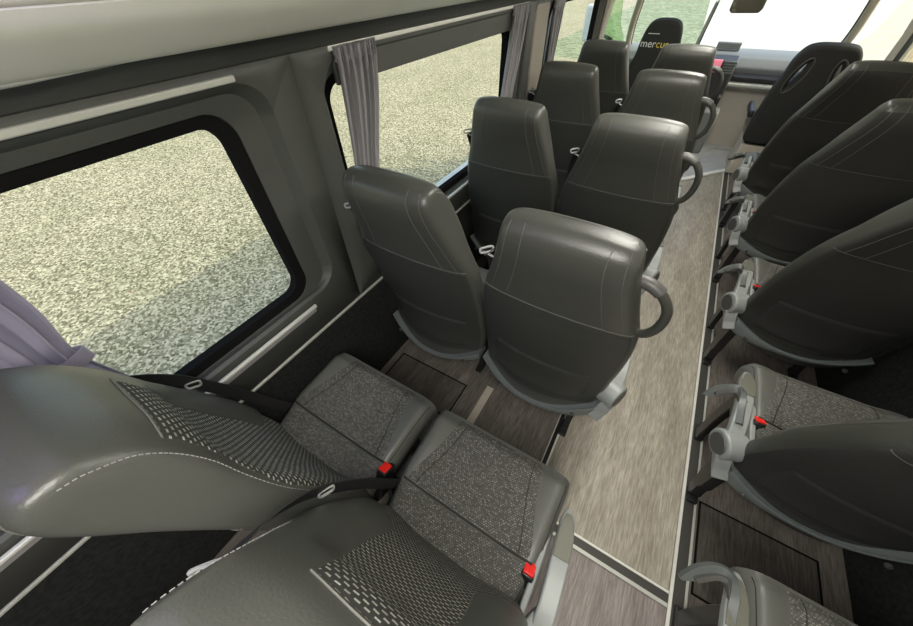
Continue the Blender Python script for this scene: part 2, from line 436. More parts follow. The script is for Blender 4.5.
def make_seat(name, side, aisle, arm='flat', handle=False):
    """side: +1 aisle lies to the right, -1 to the left. aisle: seat has the aisle-side fittings"""
    root = empty(name); X = side
    def B(mb, nm, m, par=root, **k): return mb.build(nm, m, par, flipx=X, **k)
    # --- cushion
    mb = MB()
    nu, nv = 40, 30
    mb.grid(lambda i, j: cush(-1+2*i, j), nu, nv)
    # skirt
    def loop():
        L = [(-1+2*i/nu, 1.) for i in range(nu+1)] + [(1., 1-j/nv) for j in range(1, nv+1)] + [(1-2*i/nu, 0.) for i in range(1, nu+1)] + [(-1., j/nv) for j in range(1, nv)]
        return L
    L = loop(); n = len(L)
    def sk(i, j):
        a, b = L[int(round(i*n)) % n]; p = cush(a, b)
        prof = [(0, 0), (.006, -.015), (.006, -.045), (-.004, -.085), (-.03, -.115)]
        k = j*(len(prof)-1); q = cat(prof, k)
        c = Vector((0, .25, 0)); d = Vector((p.x, (p.y-.25), 0))
        d.normalize()
        return Vector((p.x+d.x*q[0], p.y+d.y*q[0], p.z+q[1]))
    mb.grid(sk, n, 8, closeu=True)
    o = len(mb.v)-n; mb.f.append(tuple(range(o, o+n)))
    bm = mb
    cu = B(bm, 'seat_cushion', M['leather2'], ang=60)
    bm2 = cu.data
    fb = MB()
    wb = lambda b: lerp(.93, .66, sst(.12, .95, b))
    cush_patch(fb, lambda b: -wb(b), lambda b: wb(b), .333, .985, 44, 26)
    B(fb, 'front_fabric_panel', M['weave'], cu)
    fb = MB(); cush_patch(fb, lambda b: -.94, lambda b: .94, .02, .321, 44, 10, h=.007)
    B(fb, 'rear_fabric_panel', M['weave'], cu)
    for s in (-1, 1):
        sm = MB(); pts = [cush(s*(wb(b)-.14), b, .0036) for b in [.34+.62*k/20 for k in range(21)]]
        sm.tube(pts, .0016, 5); B(sm, 'piping', M['backcloth'], cu)
        sm = MB(); pts = [cush(s*.965, b, .002) for b in [.05+.9*k/24 for k in range(25)]]
        sm.tube(pts, .0016, 5); B(sm, 'piping', M['backcloth'], cu)
    sm = MB(); sm.tube([cush(-.93+1.86*k/30, .327, .001) for k in range(31)], .0042, 6); B(sm, 'piping', M['backcloth'], cu)
    # --- backrest
    mb = MB(); NU, NV = 96, 64
    tmax = len(BS)-1
    mb.grid(lambda i, j: bp(j*tmax, i*16), NU, NV, closeu=True)
    mb.f.append(tuple(range(NU))[::-1]); e = NV*NU
    mb.f.append(tuple(range(e, e+NU)))
    bk = B(mb, 'backrest', M['leather'] if side > 0 else M['leather_r'], ang=70)
    # fabric lumbar panel
    def ub(z): return 2.9-2.05*sst(.86, 1.02, z)
    ubr = ub if aisle else (lambda z: 2.9-.9*sst(.86, 1.12, z))
    fb = MB(); back_patch(fb, lambda z: -ub(z), ubr, .45, 1.14, 56, 76, h=.0025)
    B(fb, 'lumbar_fabric', M['lumbar'], bk)
    for sg in ((-1, 1) if aisle else (-1,)):
        def lo_(z): return 1.0+1.0*(1-math.sqrt(max(0, 1-((.665-z)/.062)**2))) if z < .665 else 1.0-.12*sst(.8, 1.06, z)
        hi_ = lambda z: 3.15
        fb = MB()
        if sg > 0: back_patch(fb, lo_, hi_, .604, 1.13, 26, 72, h=.009, edge=.35, hz=lambda z: 1-sst(.9, 1.1, z))
        else: back_patch(fb, lambda z: -hi_(z), lambda z: -lo_(z), .604, 1.13, 26, 72, h=.009, edge=.35, hz=lambda z: 1-sst(.9, 1.1, z))
        B(fb, 'side_bolster', M['leather'], bk)
    # rear panel: left is leather with shading in its colour, right is cloth
    fb = MB(); back_patch(fb, lambda z: 5.25 if side > 0 else 4.9, lambda z: 10.75 if side > 0 else 11.1, .37, .922 if side > 0 else 1.225, 36, 44, h=.0025)
    B(fb, 'rear_panel', M['rearpanel'] if side > 0 else M['backcloth'], bk)
    fb = MB(); back_patch(fb, lambda z: 6.15, lambda z: 9.85, .395, .60, 30, 16, h=.008)
    B(fb, 'seat_pocket', M['rearpanel'] if side > 0 else M['backcloth'], bk)
    st = MB()
    seam_tube(st, [(5.0, .93), (6.5, .927), (8, .925), (9.5, .927), (11, .93)], n=40)
    B(st, 'rear_seam', M['darkthread'], bk)
    for s in (1, -1):
        for q in (6.5, 5.8):
            st = MB(); seam_tube(st, [(s*q, .93), (s*(q+.1), 1.1), (s*(q+.1), 1.2), (s*q, 1.234)], n=30)
            B(st, 'rear_seam', M['darkthread'], bk)
    for s in (1, -1):
        st = MB()
        seam_tube(st, [(s*3.1, .62), (s*3.1, .8), (s*2.95, .95), (s*2.8, 1.08), (s*2.9, 1.17), (s*3.4, 1.215), (s*4.0, 1.228)], n=420, dash=.0045, r=.0009)
        B(st, 'side_stitching', M['thread'], bk)
    st = MB()
    seam_tube(st, [(-.88, 1.142), (-.5, 1.144), (0, 1.145), (.5, 1.144), (.88, 1.142)] if aisle else [(-.88, 1.142), (0, 1.145), (1.0, 1.143), (2.0, 1.14)], r=.0018, n=30)
    B(st, 'head_seam', M['darkthread'], bk)
    # --- plastic rim under the backrest
    mb = MB(); N = 40
    def rim(i, j):
        a = -1+2*i   # towards aisle = +1
        x = a*.262
        yr = (-.062 if side > 0 else -.045)*(1-a*a) -.012
        zt = (.298 if side > 0 else .318)+(.085 if side > 0 else .07)*abs(a)**2.2
        h = (.018+.045*sst(.1, 1, a)) if aisle else (.016+.026*sst(.3, 1, a))
        prof = [(.0, .0), (-.009, .003), (-.011, -.35*h), (-.006, -h), (.01, -h-.004), (.05, -h+.004), (.055, -.006), (.0, .0)]
        q = cat(prof, j*(len(prof)-1))
        return Vector((x, yr+q[0], zt+q[1]))
    mb.grid(rim, N, 16)
    n0 = 0
    w = N+1
    mb.f.append(tuple(j*w for j in range(17))); mb.f.append(tuple(j*w+N for j in range(17))[::-1])
    rm = B(mb, 'backrest_rim', M['plastic'], ang=50)
    for xx in ((.19, -.03, .318), (-.20, -.033, .322)):
        ro = MB(); ro.cyl((xx[0], xx[1]-.024, xx[2]), (xx[0], xx[1]-.014, xx[2]), .009, 12)
        B(ro, 'bolt_cover', M['plastic_d'], rm)
    # --- frame and legs
    fr = MB(); fr.box((-.20, .05, .325), (.20, .42, .365)); fr.box((-.235, .02, .30), (-.21, .36, .40)); fr.box((.21, .02, .30), (.235, .36, .40))
    fr.box((-.22, .0, .285), (.22, .05, .325))
    B(fr, 'seat_frame', M['black'], bevel=.004)
    xa = .20
    for xx in (-xa, xa + (.02 if aisle and side < 0 else 0)):
        big = aisle and side < 0 and xx > 0
        lg = MB(); dy = 0 if (xx > 0 and aisle) else .12
        lg.ribbon(smooth_pts([(xx, .06+dy, .36), (xx, .07+dy, .25), (xx, .06+dy, .12), (xx, .04+dy, .03), (xx, .02+dy, .018)], 14), [.045*(1.9 if big else 1)]*8+[.04*(1.5 if big else 1)]*7, (0, 1, 0), .040 if big else .028)
        lg.box((xx-.018, -.015+dy, 0.006), (xx+.018, .07+dy, .026))
        B(lg, 'leg', M['black'], bevel=.004)
        lg = MB()
        lg.ribbon(smooth_pts([(xx, .36, .34), (xx, .36, .2), (xx, .35, .08), (xx, .34, .018)], 10), .06 if big else .045, (0, 1, 0), .028)
        lg.box((xx-.018, .31, 0.006), (xx+.018, .39, .026))
        B(lg, 'leg', M['black'], bevel=.004)
    if aisle:
        # pivot housing
        pv = MB()
        pa = Vector((1, -.42, .05)).normalized(); pc0 = Vector((.292, .052, .432))
        pv.tube([pc0-pa*.036, pc0-pa*.03, pc0+pa*.036, pc0+pa*.042], [.050, .056, .056, .050], 32)
        pv.ribbon(smooth_pts([(.295, .04, .40), (.28, .015, .35), (.262, -.01, .315)], 8), [.085]*4+[.075]*5, (0, 1, 0), .05)
        pv.ribbon([(.245, .02, .42), (.245, .22, .44), (.245, .36, .42)], [.10, .085, .05], (0, 0, 1), .018)
        ph = B(pv, 'pivot_housing', M['plastic_l'], ang=35, bevel=.004)
        pc = MB(); pc.tube([pc0+pa*.041, pc0+pa*.046], [.042, .038], 28)
        B(pc, 'pivot_cap', M['plastic_d'], ph)
        # side arm
        am = MB()
        path = smooth_pts([(.300, .05, .455), (.298, .11, .490), (.292, .19, .507), (.286, .27, .508), (.280, .33, .500), (.276, .37, .485)], 22)
        am.ribbon(path, [.050]*14+[.048, .046, .044, .042, .038, .034, .028, .02, .012], (1, 0, 0), .030)
        ao = B(am, 'armrest', M['plastic_l'], bevel=.008, seg=3)
        tp = MB()
        tpath = [p+Vector((0, 0, .0165)) for p in path[11:21]]
        tp.ribbon(tpath, [.046]*5+[.040, .036, .03, .022, .014], (1, 0, 0), .006)
        B(tp, 'armrest_pad', M['pad'], ao, bevel=.002)
        if arm == 'hook':
            hk = MB()
            hp = smooth_pts([(.300, .10, .50), (.303, .19, .520), (.318, .235, .522), (.345, .235, .515), (.378, .212, .505), (.415, .180, .490)], 26)
            hk.ribbon(hp, [.034]*3+[.036]*18+[.034, .030, .024, .018, .012, .008], (.25, .8, .55), .02)
            ho = B(hk, 'hook_lever', M['hook'], bevel=.005, seg=2)
            he = MB(); he.ribbon([p+Vector((0, -.012, .004)) for p in hp[6:23]], .012, (.25, .8, .55), .026)
            B(he, 'lever_edge', M['plastic_d'], ho)
        # red buckle
    bu = MB()
    bx = .228 if aisle else .245
    bm_ = Matrix.Translation((bx, .165, .455)) @ Matrix.Rotation(math.radians(-28), 4, 'X')
    bu.box((-.018, -.028, -.10), (.018, .030, .026), bm_)
    bo = B(bu, 'belt_buckle', M['black'], bevel=.004)
    rb = MB(); rb.box((-.015, -.024, .0255), (.015, .014, .033), bm_)
    B(rb, 'release_button', M['red'], bo, bevel=.002)
    # belt guide + belt along the far shoulder
    bl = MB()
    p = smooth_pts([(-.215, -.12, 1.07), (-.240, -.05, 1.0), (-.256, .01, .9), (-.262, .055, .78), (-.262, .10, .64), (-.256, .135, .52), (-.245, .16, .455)], 26)
    bl.ribbon(p, .042, [(.35, 1, .1)]*len(p), .0025)
    be = B(bl, 'seat_belt', M['belt'])
    tg = MB()
    c = Vector((-.302, -.0, .80))
    def ringrect(w, h, ctr, ax1, ax2, r=.003):
        P = []
        for k in range(25):
            th = 2*PI*k/24; cx = math.copysign(abs(math.cos(th))**.5, math.cos(th)); sy = math.copysign(abs(math.sin(th))**.5, math.sin(th))
            P.append(ctr+Vector(ax1)*cx*w+Vector(ax2)*sy*h)
        tg.tube(P, r, 6)
    ringrect(.020, .011, Vector((-.258, .03, .84)), (.25, .75, -.3), (0, .3, .9), .0035)
    B(tg, 'belt_tongue', M['guide'], be)
    tg = MB()
    ringrect(.022, .008, Vector((-.226, -.125, 1.075)), (.6, .75, 0), (-.3, .1, .9), .0035)
    tg.cyl((-.19, -.12, 1.05), (-.222, -.125, 1.062), .0035, 8)
    B(tg, 'belt_guide', M['guide'], be)
    if handle:
        h = MB()
        hp = smooth_pts([(.175, -.105, 1.115), (.205, -.112, 1.118), (.240, -.118, 1.102), (.268, -.118, 1.06), (.272, -.112, 1.0), (.255, -.100, .95), (.225, -.085, .93), (.20, -.08, .93)], 34)
        h.tube(hp, [.0145]*9+[.0125]*21+[.0135]*5, 14)
        ho = B(h, 'grab_handle', M['handle'])
        h2 = MB(); h2.tube(hp[0:10], .0165, 14)
        B(h2, 'handle_sleeve', M['plastic_d'], ho)
    return root

XA, XW, XR = -.118, -.666, .893
PITCH = .845
aisle0 = make_seat('passenger_seat', 1, True, handle=True)
wind0 = make_seat('passenger_seat', 1, False)
right0 = make_seat('passenger_seat', -1, True, arm='hook')
LA = ['dark leather aisle seat in foreground, dotted lumbar cloth and red buckle',
      'aisle seat seen from behind, largest curved grab handle, nearest left-hand back',
      'aisle seat with grab handle, second back ahead on the left block',
      'aisle seat with grab handle, third back ahead on the left block',
      'farthest aisle seat with grab handle, nearest the pink dashboard display']
LW = ['window seat at lower left, stitched headrest in front of the lilac curtain',
      'dark window seat seen from behind, just under the first grey pleated curtain',
      'window seat below the right end of the second window',
      'window seat by the tan pillar, ahead of the second window',
      'farthest window seat on the left, small back just behind the lettered driver headrest']
LR = ['single right-hand seat at the bottom edge, only cushion and hook lever showing',
      'single right-hand seat with patterned cushion behind it and big round pivot, nearest back',
      'second single seat back from the bottom on the right, red buckle at its left',
      'third single seat back from the bottom on the right side',
      'farthest single passenger seat on the right, behind the front seat with oval openings']
LR[1] = 'nearest right-hand single seat showing its back, big round pivot and bright red buckle'
RECLINE = []
for k in range(5):
    for proto, x, labs in ((aisle0, XA, LA), (wind0, XW, LW), (right0, XR, LR)):
        o = proto if k == 0 else copy_tree(proto)
        o.location = (x, k*PITCH, 0)
        lean = 2.5 if (k == 0 and proto is not right0) else (5 if proto is right0 else 0)
        if lean:
            hinge = Vector((0, .03, .40)); Rm = Matrix.Translation(hinge) @ Matrix.Rotation(math.radians(lean), 4, 'X') @ Matrix.Translation(-hinge)
            RECLINE.append((o, Rm))
        if k == 0 and proto is right0: o.location.y = .035
        tag(o, labs[k], 'seat', {id(LA): 'left aisle seats with grab handles', id(LW): 'left window seats', id(LR): 'single seats right of the aisle'}[id(labs)])

for ch in right0.children:
    if ch.name.startswith('armrest'): ch.location = (-.02, .05, 0)
    if ch.name.startswith('hook'): ch.location = (-.01, .155, 0)
for o, Rm in RECLINE:
    for ch in o.children:
        if ch.name.split('.')[0] in ('backrest', 'seat_belt', 'grab_handle'): ch.matrix_local = Rm
# ---------------------------------------------------------------- shell
YB, YF = -1.6, 5.35
# floor pieces
def slab(name, x0, x1, y0, y1, z0, z1, m, bevel=0):
    b = MB(); b.box((x0, y0, z0), (x1, y1, z1)); return b.build(name, m, bevel=bevel)
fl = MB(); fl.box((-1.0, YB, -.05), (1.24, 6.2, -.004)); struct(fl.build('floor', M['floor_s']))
def spanel(name, poly, z0, z1, m):
    b = MB(); b.prism(poly, 'z', z0, z1); return struct(b.build(name, m))
spanel('floor_aisle', [(.075, .46), (.635, .46), (.635, 4.66), (.30, 4.25), (.075, 4.10)], -.004, .001, M['floor'])
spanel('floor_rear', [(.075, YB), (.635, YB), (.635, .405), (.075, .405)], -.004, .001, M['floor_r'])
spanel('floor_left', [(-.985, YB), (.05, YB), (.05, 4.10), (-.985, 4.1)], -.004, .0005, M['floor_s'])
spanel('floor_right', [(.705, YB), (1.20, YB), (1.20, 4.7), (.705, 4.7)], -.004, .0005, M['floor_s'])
# cab floor with raised edge
spanel('floor_cab', [(.02, 4.12), (.30, 4.27), (.66, 4.70), (1.2, 4.70), (1.2, 6.0), (-.98, 6.0), (-.98, 4.12)], -.004, .012, M['cab_floor'])
def rail(name, pts, w, m, z=.006, h=.006):
    b = MB(); b.ribbon([(x, y, z) for x, y in pts], w, (1, 0, 0) if abs(pts[0][0]-pts[-1][0]) < abs(pts[0][1]-pts[-1][1]) else (0, 1, 0), h)
    return struct(b.build(name, m, bevel=.001))
n = 0
def trim(pts, w, m, z=.006, h=.006):
    global n; n += 1; return rail('trim_%d' % n, pts, w, m, z, h)
trim([(.642, YB), (.642, 4.65)], .012, M['alu_w'])
trim([(.668, YB), (.668, 4.65)], .040, M['rail_d'], .003, .005)
trim([(.692, YB), (.692, 4.65)], .009, M['alu'])
trim([(.070, YB), (.070, 4.05)], .009, M['alu_w'])
trim([(.056, YB), (.056, 4.05)], .018, M['black'], .003, .005)
trim([(.044, YB), (.044, 4.05)], .005, M['alu'])
trim([(.076, .452), (.634, .452)], .010, M['alu_w'])
trim([(.076, .432), (.634, .432)], .040, M['rail_d'], .003, .005)
trim([(.076, .408), (.634, .408)], .014, M['alu'])
b = MB(); b.ribbon(smooth_pts([(.02, 4.09, .012), (.15, 4.14, .012), (.30, 4.25, .012), (.47, 4.46, .012), (.66, 4.68, .012)], 20), .05, (-.6, 1, 0), .018)
struct(b.build('trim_20', M['white_paint'], bevel=.003))
b = MB(); b.ribbon(smooth_pts([(.40, 4.62, .016), (.40, 5.0, .016), (.46, 5.25, .016), (.60, 5.32, .016), (.80, 5.32, .016)], 24), .018, (1, .3, 0), .01)
struct(b.build('trim_21', M['dash_l']))
def hatch(x0, x1, y0, y1, name, label):
    b = MB(); b.box((x0, y0, 0), (x1, y1, .0018)); o = tag(b.build(name, M['hatch']), label, 'hatch')
    b = MB(); w = .008
    for a, c in (((x0-w, y0-w), (x1+w, y0)), ((x0-w, y1), (x1+w, y1+w)), ((x0-w, y0), (x0, y1)), ((x1, y0), (x1+w, y1))):
        b.box((a[0], a[1], 0), (c[0], c[1], .0024))
    b.build('edge_seal', M['gasket'], o); return o
hatch(-.93, -.485, .62, .835, 'floor_hatch', 'dark outlined floor hatch in front of the left window seat')
hatch(.715, 1.12, .50, .855, 'floor_hatch', 'outlined floor hatch under the nearest single seats on the right')

b = MB(); b.box((-.375, .64, 0), (-.335, .90, .0022)); struct(b.build('trim_25', M['cab_beige']))
# --- left wall with windows
def rrect(y0, y1, z0, z1, r, N):
    """N points, start at angle 0, counter-clockwise, matched by perimeter sector"""
    P = []; q = N//4
    cs = [((y1-r, z1-r), 0), ((y0+r, z1-r), 90), ((y0+r, z0+r), 180), ((y1-r, z0+r), 270)]
    for (c, a0) in cs:
        for k in range(q):
            th = math.radians(a0+90*k/(q-1)); P.append((c[0]+r*math.cos(th), c[1]+r*math.sin(th)))
    return P
def wallx(z, sgn=-1):
    # inner wall surface distance from x-centre; leans in towards the roof
    base = .985 if sgn < 0 else 1.22
    return base - .03*max(0, (z-1.38))/.12 if z > 1.38 else base
def make_wall(sgn, cells, zlo, zhi, name):
    mb = MB(); N = 64
    def X(z, d): return sgn*(wallx(z, sgn)+d)
    for (cy0, cy1, win) in cells:
        if win is None:
            for i in range(8):
                za, zb = lerp(zlo, zhi, i/8), lerp(zlo, zhi, (i+1)/8)
                mb.add([(X(za, 0), cy0, za), (X(za, 0), cy1, za), (X(zb, 0), cy1, zb), (X(zb, 0), cy0, zb)], [(0, 1, 2, 3)])
            continue
        y0, y1, z0, z1, (gy0, gy1, gz0, gz1) = win
        rings = [(rrect(cy0, cy1, zlo, zhi, .0005, N), 0.), (rrect(gy0, gy1, gz0, gz1, .10, N), 0.), (rrect(gy0+.006, gy1-.006, gz0+.006, gz1-.006, .096, N), .006),
                 (rrect(gy0+.03, gy1-.03, gz0+.0, gz1-.02, .09, N), .026), (rrect(y0-.040, y1+.040, z0-.036, z1+.036, .082, N), .030), (rrect(y0-.032, y1+.032, z0-.029, z1+.029, .078, N), .052)]
        vs = []; fs = []
        for ri, (P, d) in enumerate(rings):
            for (y, z) in P: vs.append((X(z, d), y, z))
        for ri in range(len(rings)-1):
            for k in range(N):
                a = ri*N+k; c = ri*N+(k+1) % N; fs.append((a, c, c+N, a+N))
        mb.add(vs, fs)
    o = struct(mb.build(name, M['wall'], recalc=False, ang=25))
    s = o.modifiers.new('Solid', 'SOLIDIFY'); s.thickness = .012; s.offset = 0
    return o
WL = [(-.95, .475, .81, 1.385, (-1.15, .62, .765, 1.47)), (.855, 2.24, .775, 1.395, (.80, 2.36, .735, 1.475)), (2.98, 4.16, .86, 1.44, (2.86, 4.24, .80, 1.48))]
make_wall(-1, [(YB, .70, WL[0]), (.70, 2.42, WL[1]), (2.42, 2.80, None), (2.80, 4.32, WL[2])], .60, 1.50, 'wall_left')
WR = [(-.95, .475, .85, 1.385, (-1.15, .60, .79, 1.47)), (.86, 2.24, .85, 1.385, (.78, 2.34, .79, 1.47)), (2.60, 4.10, .85, 1.40, (2.50, 4.2, .79, 1.47))]
make_wall(1, [(YB, .70, WR[0]), (.70, 2.42, WR[1]), (2.42, 4.30, WR[2])], .60, 1.50, 'wall_right')
b = MB(); b.box((-1.0, YB, 0), (-.980, 4.32, .60)); struct(b.build('wall_left_lower', M['carpet']))
b = MB(); b.box((1.215, YB, 0), (1.235, 4.7, .60)); struct(b.build('wall_right_lower', M['carpet']))
b = MB(); b.box((-1.0, YB-.02, 0), (1.24, YB, 1.9)); struct(b.build('wall_back', M['wall']))
# outer skin so no light leaks under/around
wn = 0
for sgn, W, gm in ((-1, WL, 'glass'), (1, WR, 'glass')):
    for (y0, y1, z0, z1, g) in W:
        wn += 1
        x = sgn*((.985 if sgn < 0 else 1.22)+.055)
        root = struct(empty('window_%d' % wn, (0, 0, 0)))
        b = MB(); P = rrect(y0-.06, y1+.06, z0-.05, z1+.05, .09, 64); Q = rrect(y0, y1, z0, z1, .06, 64); R_ = rrect(y0-.035, y1+.035, z0-.03, z1+.03, .08, 64)
        vs = [(x-sgn*.006, y, z) for y, z in P]+[(x-sgn*.028, y, z) for y, z in R_]+[(x-sgn*.022, y, z) for y, z in Q]+[(x+sgn*.012, y, z) for y, z in Q]
        N = 64; fs = [(k+q*N, (k+1) % N+q*N, (k+1) % N+(q+1)*N, k+(q+1)*N) for q in range(3) for k in range(N)]
        b.add(vs, fs); b.build('gasket', M['gasket'], root)
        b = MB(); b.prism(rrect(y0-.005, y1+.005, z0-.005, z1+.005, .06, 64), 'x', x+sgn*.004, x+sgn*.008)
        b.build('pane', M[gm], root, ang=20)
# trims of the left wall
def wtrim(y0, y1, z, h, m, x=-.975, th=.010, nm=None):
    global n; n += 1
    b = MB(); b.box((x-th/2, y0, z-h/2), (x+th/2, y1, z+h/2)); return struct(b.build('trim_%d' % n, m, bevel=.003))
n = 30
wtrim(YB, 4.3, .600, .012, M['alu'])
wtrim(YB, .475, .738, .012, M['alu_w'], x=-.968, th=.014)
wtrim(YB, .47, .720, .022, M['curtain_g'], x=-.974, th=.010)
wtrim(.95, 4.2, .735, .013, M['alu_w'], x=-.972, th=.014)
wtrim(-1.1, .53, 1.478, .015, M['alu'], x=-.950, th=.012)
wtrim(.84, 2.36, 1.492, .014, M['alu_w'], x=-.955, th=.014)
wtrim(.86, 2.26, 1.435, .075, M['wall'], x=-.968, th=.014)
# right wall trim
wtrim(YB, 4.3, .600, .012, M['alu'], x=1.212)
b = MB(); b.tube([(-.866, YB, 1.549), (-.866, .15, 1.549), (-.864, .40, 1.551)], [.008, .007, .001], 10); struct(b.build('trim_48', M['alu']))  # tapered strip added to draw the bright highlight on the headliner lip
# tan pillar panel + black belt post between second and third window
b = MB(); b.box((-.985, 2.50, .60), (-.955, 2.72, 1.50)); struct(b.build('trim_50', M['tan'], bevel=.01))
b = MB(); b.box((-.985, 2.38, .60), (-.950, 2.47, 1.50)); struct(b.build('trim_51', M['plastic_d'], bevel=.01))
b = MB(); b.box((-.95, 2.50, .98), (-.93, 2.56, 1.06)); tag(b.build('belt_outlet', M['black'], bevel=.008), 'small black belt outlet on the tan pillar left wall', 'belt outlet')

# --- headliner and roof (profile extruded along y)
def extr(profile, y0, y1, name, m, closed=False):
    mb = MB(); nP = len(profile)
    vs = [(x, y0, z) for x, z in profile]+[(x, y1, z) for x, z in profile]
    fs = [(i, i+1, i+1+nP, i+nP) for i in range(nP-1)]
    mb.add(vs, fs); o = struct(mb.build(name, m, ang=50, recalc=False))
    s = o.modifiers.new('Solid', 'SOLIDIFY'); s.thickness = .008; s.offset = 0
    return o
pr = smooth_pts([(-.955, 1.500, 0), (-.93, 1.524, 0), (-.882, 1.552, 0)], 6)
pl = [(p.x, p.y) for p in pr]
pan = smooth_pts([(-.882, 1.554, 0), (-.868, 1.551, 0), (-.850, 1.556, 0), (-.815, 1.582, 0), (-.790, 1.606, 0), (-.782, 1.628, 0)], 24)
pl2 = [(p.x, p.y) for p in pan]
extr(pl, YB, 4.35, 'ceiling_cove', M['wall'])
extr(pl2, YB, 4.35, 'ceiling_edge_left', M['head'])
mir = lambda P: [(.235-x, z) for x, z in P][::-1]
extr(mir(pl), YB, 4.35, 'ceiling_cove_right', M['wall'])
extr(mir(pl2), YB, 4.35, 'ceiling_edge_right', M['head'])
rf = smooth_pts([(-.782, 1.628, 0), (-.765, 1.68, 0), (-.70, 1.76, 0), (-.5, 1.83, 0), (.117, 1.88, 0), (.735, 1.83, 0), (.935, 1.76, 0), (1.0, 1.68, 0), (1.017, 1.628, 0)], 34)
extr([(p.x, p.y) for p in rf], YB, 5.0, 'ceiling', M['roof'])

# --- roof lamps, out of view, added to light the cabin
def lamp(x, y0, y1, z, w, name, m, label, power, color, tiltx=0):
    root = empty(name, (x, (y0+y1)/2, z)); L = (y1-y0)/2
    b = MB(); b.box((-w/2-.012, -L-.012, 0), (w/2+.012, L+.012, .016)); b.build('housing', M['plastic_l'], root, bevel=.004)
    b = MB(); b.box((-w/2, -L, -.006), (w/2, L, .002)); b.build('diffuser', m, root, bevel=.002)
    tag(root, label, 'lamp', 'added unseen lamps above the aisle')
    ld = bpy.data.lights.new('lamp_light', 'AREA'); ld.shape = 'RECTANGLE'; ld.size = w; ld.size_y = y1-y0; ld.energy = power; ld.color = color
    lo = bpy.data.objects.new('bulb', ld); COL.objects.link(lo); lo.parent = root; lo.location = (0, 0, -.012)
    return root
POW = 12.0
lamp(.117, -.9, .1, 1.855, .30, 'added_ceiling_lamp', M['led'], 'rearmost unseen lamp panel added in the roof lining', POW*1.9, (1, .97, .88))
lamp(.117, .9, 1.9, 1.855, .30, 'added_ceiling_lamp', M['led'], 'middle unseen lamp panel added in the roof lining', POW, (1, .97, .88))
lamp(.117, 2.7, 3.7, 1.855, .30, 'added_ceiling_lamp', M['led'], 'foremost unseen lamp panel added in the roof lining', POW, (1, .97, .88))
# unseen accent strip along the upper left, added for violet light
root = empty('added_accent_light', (-.735, -.55, 1.70)); b = MB(); b.box((-.006, -.8, -.012), (.006, .8, .012)); b.build('diffuser', M['ledp'], root)
b = MB(); b.box((-.016, -.82, -.016), (-.006, .82, .016)); b.build('housing', M['plastic_l'], root)
tag(root, 'slim unseen violet light strip added above the left cove', 'lamp')
ld = bpy.data.lights.new('accent', 'AREA'); ld.shape = 'RECTANGLE'; ld.size = 1.6; ld.size_y = .03; ld.energy = 4.5; ld.color = (.45, .35, 1)
lo = bpy.data.objects.new('bulb', ld); COL.objects.link(lo); lo.parent = root; lo.location = (.02, 0, 0); lo.rotation_euler = (0, math.radians(-50), PI/2)
lo.rotation_euler = Vector((.5, 0, -1)).to_track_quat('-Z', 'Y').to_euler()
ld.size = .03; ld.size_y = 1.6

# ---------------------------------------------------------------- curtains
def curtain(name, y0t, y1t, y0b, y1b, zt, zb, x, m, label, tie=None, folds=7, amp=.014, tiew=.5):
    root = empty(name, (x, (y0t+y1t)/2, zb)); yc0 = (y0t+y1t)/2
    mb = MB(); ph = [random.uniform(0, 6) for _ in range(6)]
    def fn(i, j):
        z = lerp(zt, zb, j)
        a = lerp(y0t, y0b, sst(0, .75, j)); c = lerp(y1t, y1b, sst(0, .75, j))
        if tie:
            k = math.exp(-((z-tie)/.09)**2); mid = lerp(a, c, .5); a = lerp(a, mid, k*tiew); c = lerp(c, mid, k*tiew)
        y = lerp(a, c, i)
        A = amp*(1-.45*sst(0, .6, j))*(1.0)
        th = i*folds*2*PI
        dx = A*math.sin(th+.5*math.sin(j*2+ph[0]))+A*.35*math.sin(th*2.3+ph[1]+j*1.5)
        y += .006*math.cos(th*2+ph[2])
        if j < .08: dx += .004*math.sin(th*3+ph[3])
        return Vector((dx, y-yc0, z-zb))
    mb.grid(fn, folds*14, 40)
    o = mb.build('cloth', m, root, ang=180)
    s = o.modifiers.new('Solid', 'SOLIDIFY'); s.thickness = .002
    # gathered heading
    hb = MB()
    def fh(i, j):
        z = zt+.004-.040*j; y = lerp(y0t-.006, y1t+.006, i); th = i*folds*2.6*2*PI
        return Vector((.006+.008*math.sin(th+1.3*math.sin(j*5+i*9)), y-yc0+.002*math.cos(th), z-zb))
    hb.grid(fh, folds*24, 8); h = hb.build('gathered_heading', m, root, ang=180); s = h.modifiers.new('Solid', 'SOLIDIFY'); s.thickness = .002
    if tie:
        tb = MB(); w = (y1b-y0b)*(1-tiew)/2+.012; cy = (y0b+y1b)/2-yc0
        P = [Vector((.026*math.cos(2*PI*k/28), cy+w*math.sin(2*PI*k/28), tie-zb)) for k in range(29)]
        tb.ribbon(P, .034, (0, 0, 1), .003); to = tb.build('tie_band', m, root)
        kb = MB(); kb.cyl((.026, cy+.0, tie-zb), (.032, cy, tie-zb), .008, 14); kb.build('button', M['dash_d'], to)
    tag(root, label, 'curtain', 'added unseen curtains of the right-hand windows' if x > 0 else 'curtains of the left-hand windows')
    return root
curtain('window_curtain', -.30, -.05, -.27, -.055, 1.47, .80, -.958, M['curtain'], 'lilac grey curtain behind the nearest window seat, lower left', tie=1.075, folds=5, amp=.022, tiew=.22)
curtain('window_curtain', .86, 1.03, .82, .925, 1.492, .79, -.950, M['curtain_g'], 'grey pleated curtain at the left end of the second window', folds=6)
curtain('window_curtain', 2.14, 2.33, 2.04, 2.20, 1.492, .79, -.950, M['curtain_g'], 'grey pleated curtain at the far end of the second window', folds=6)
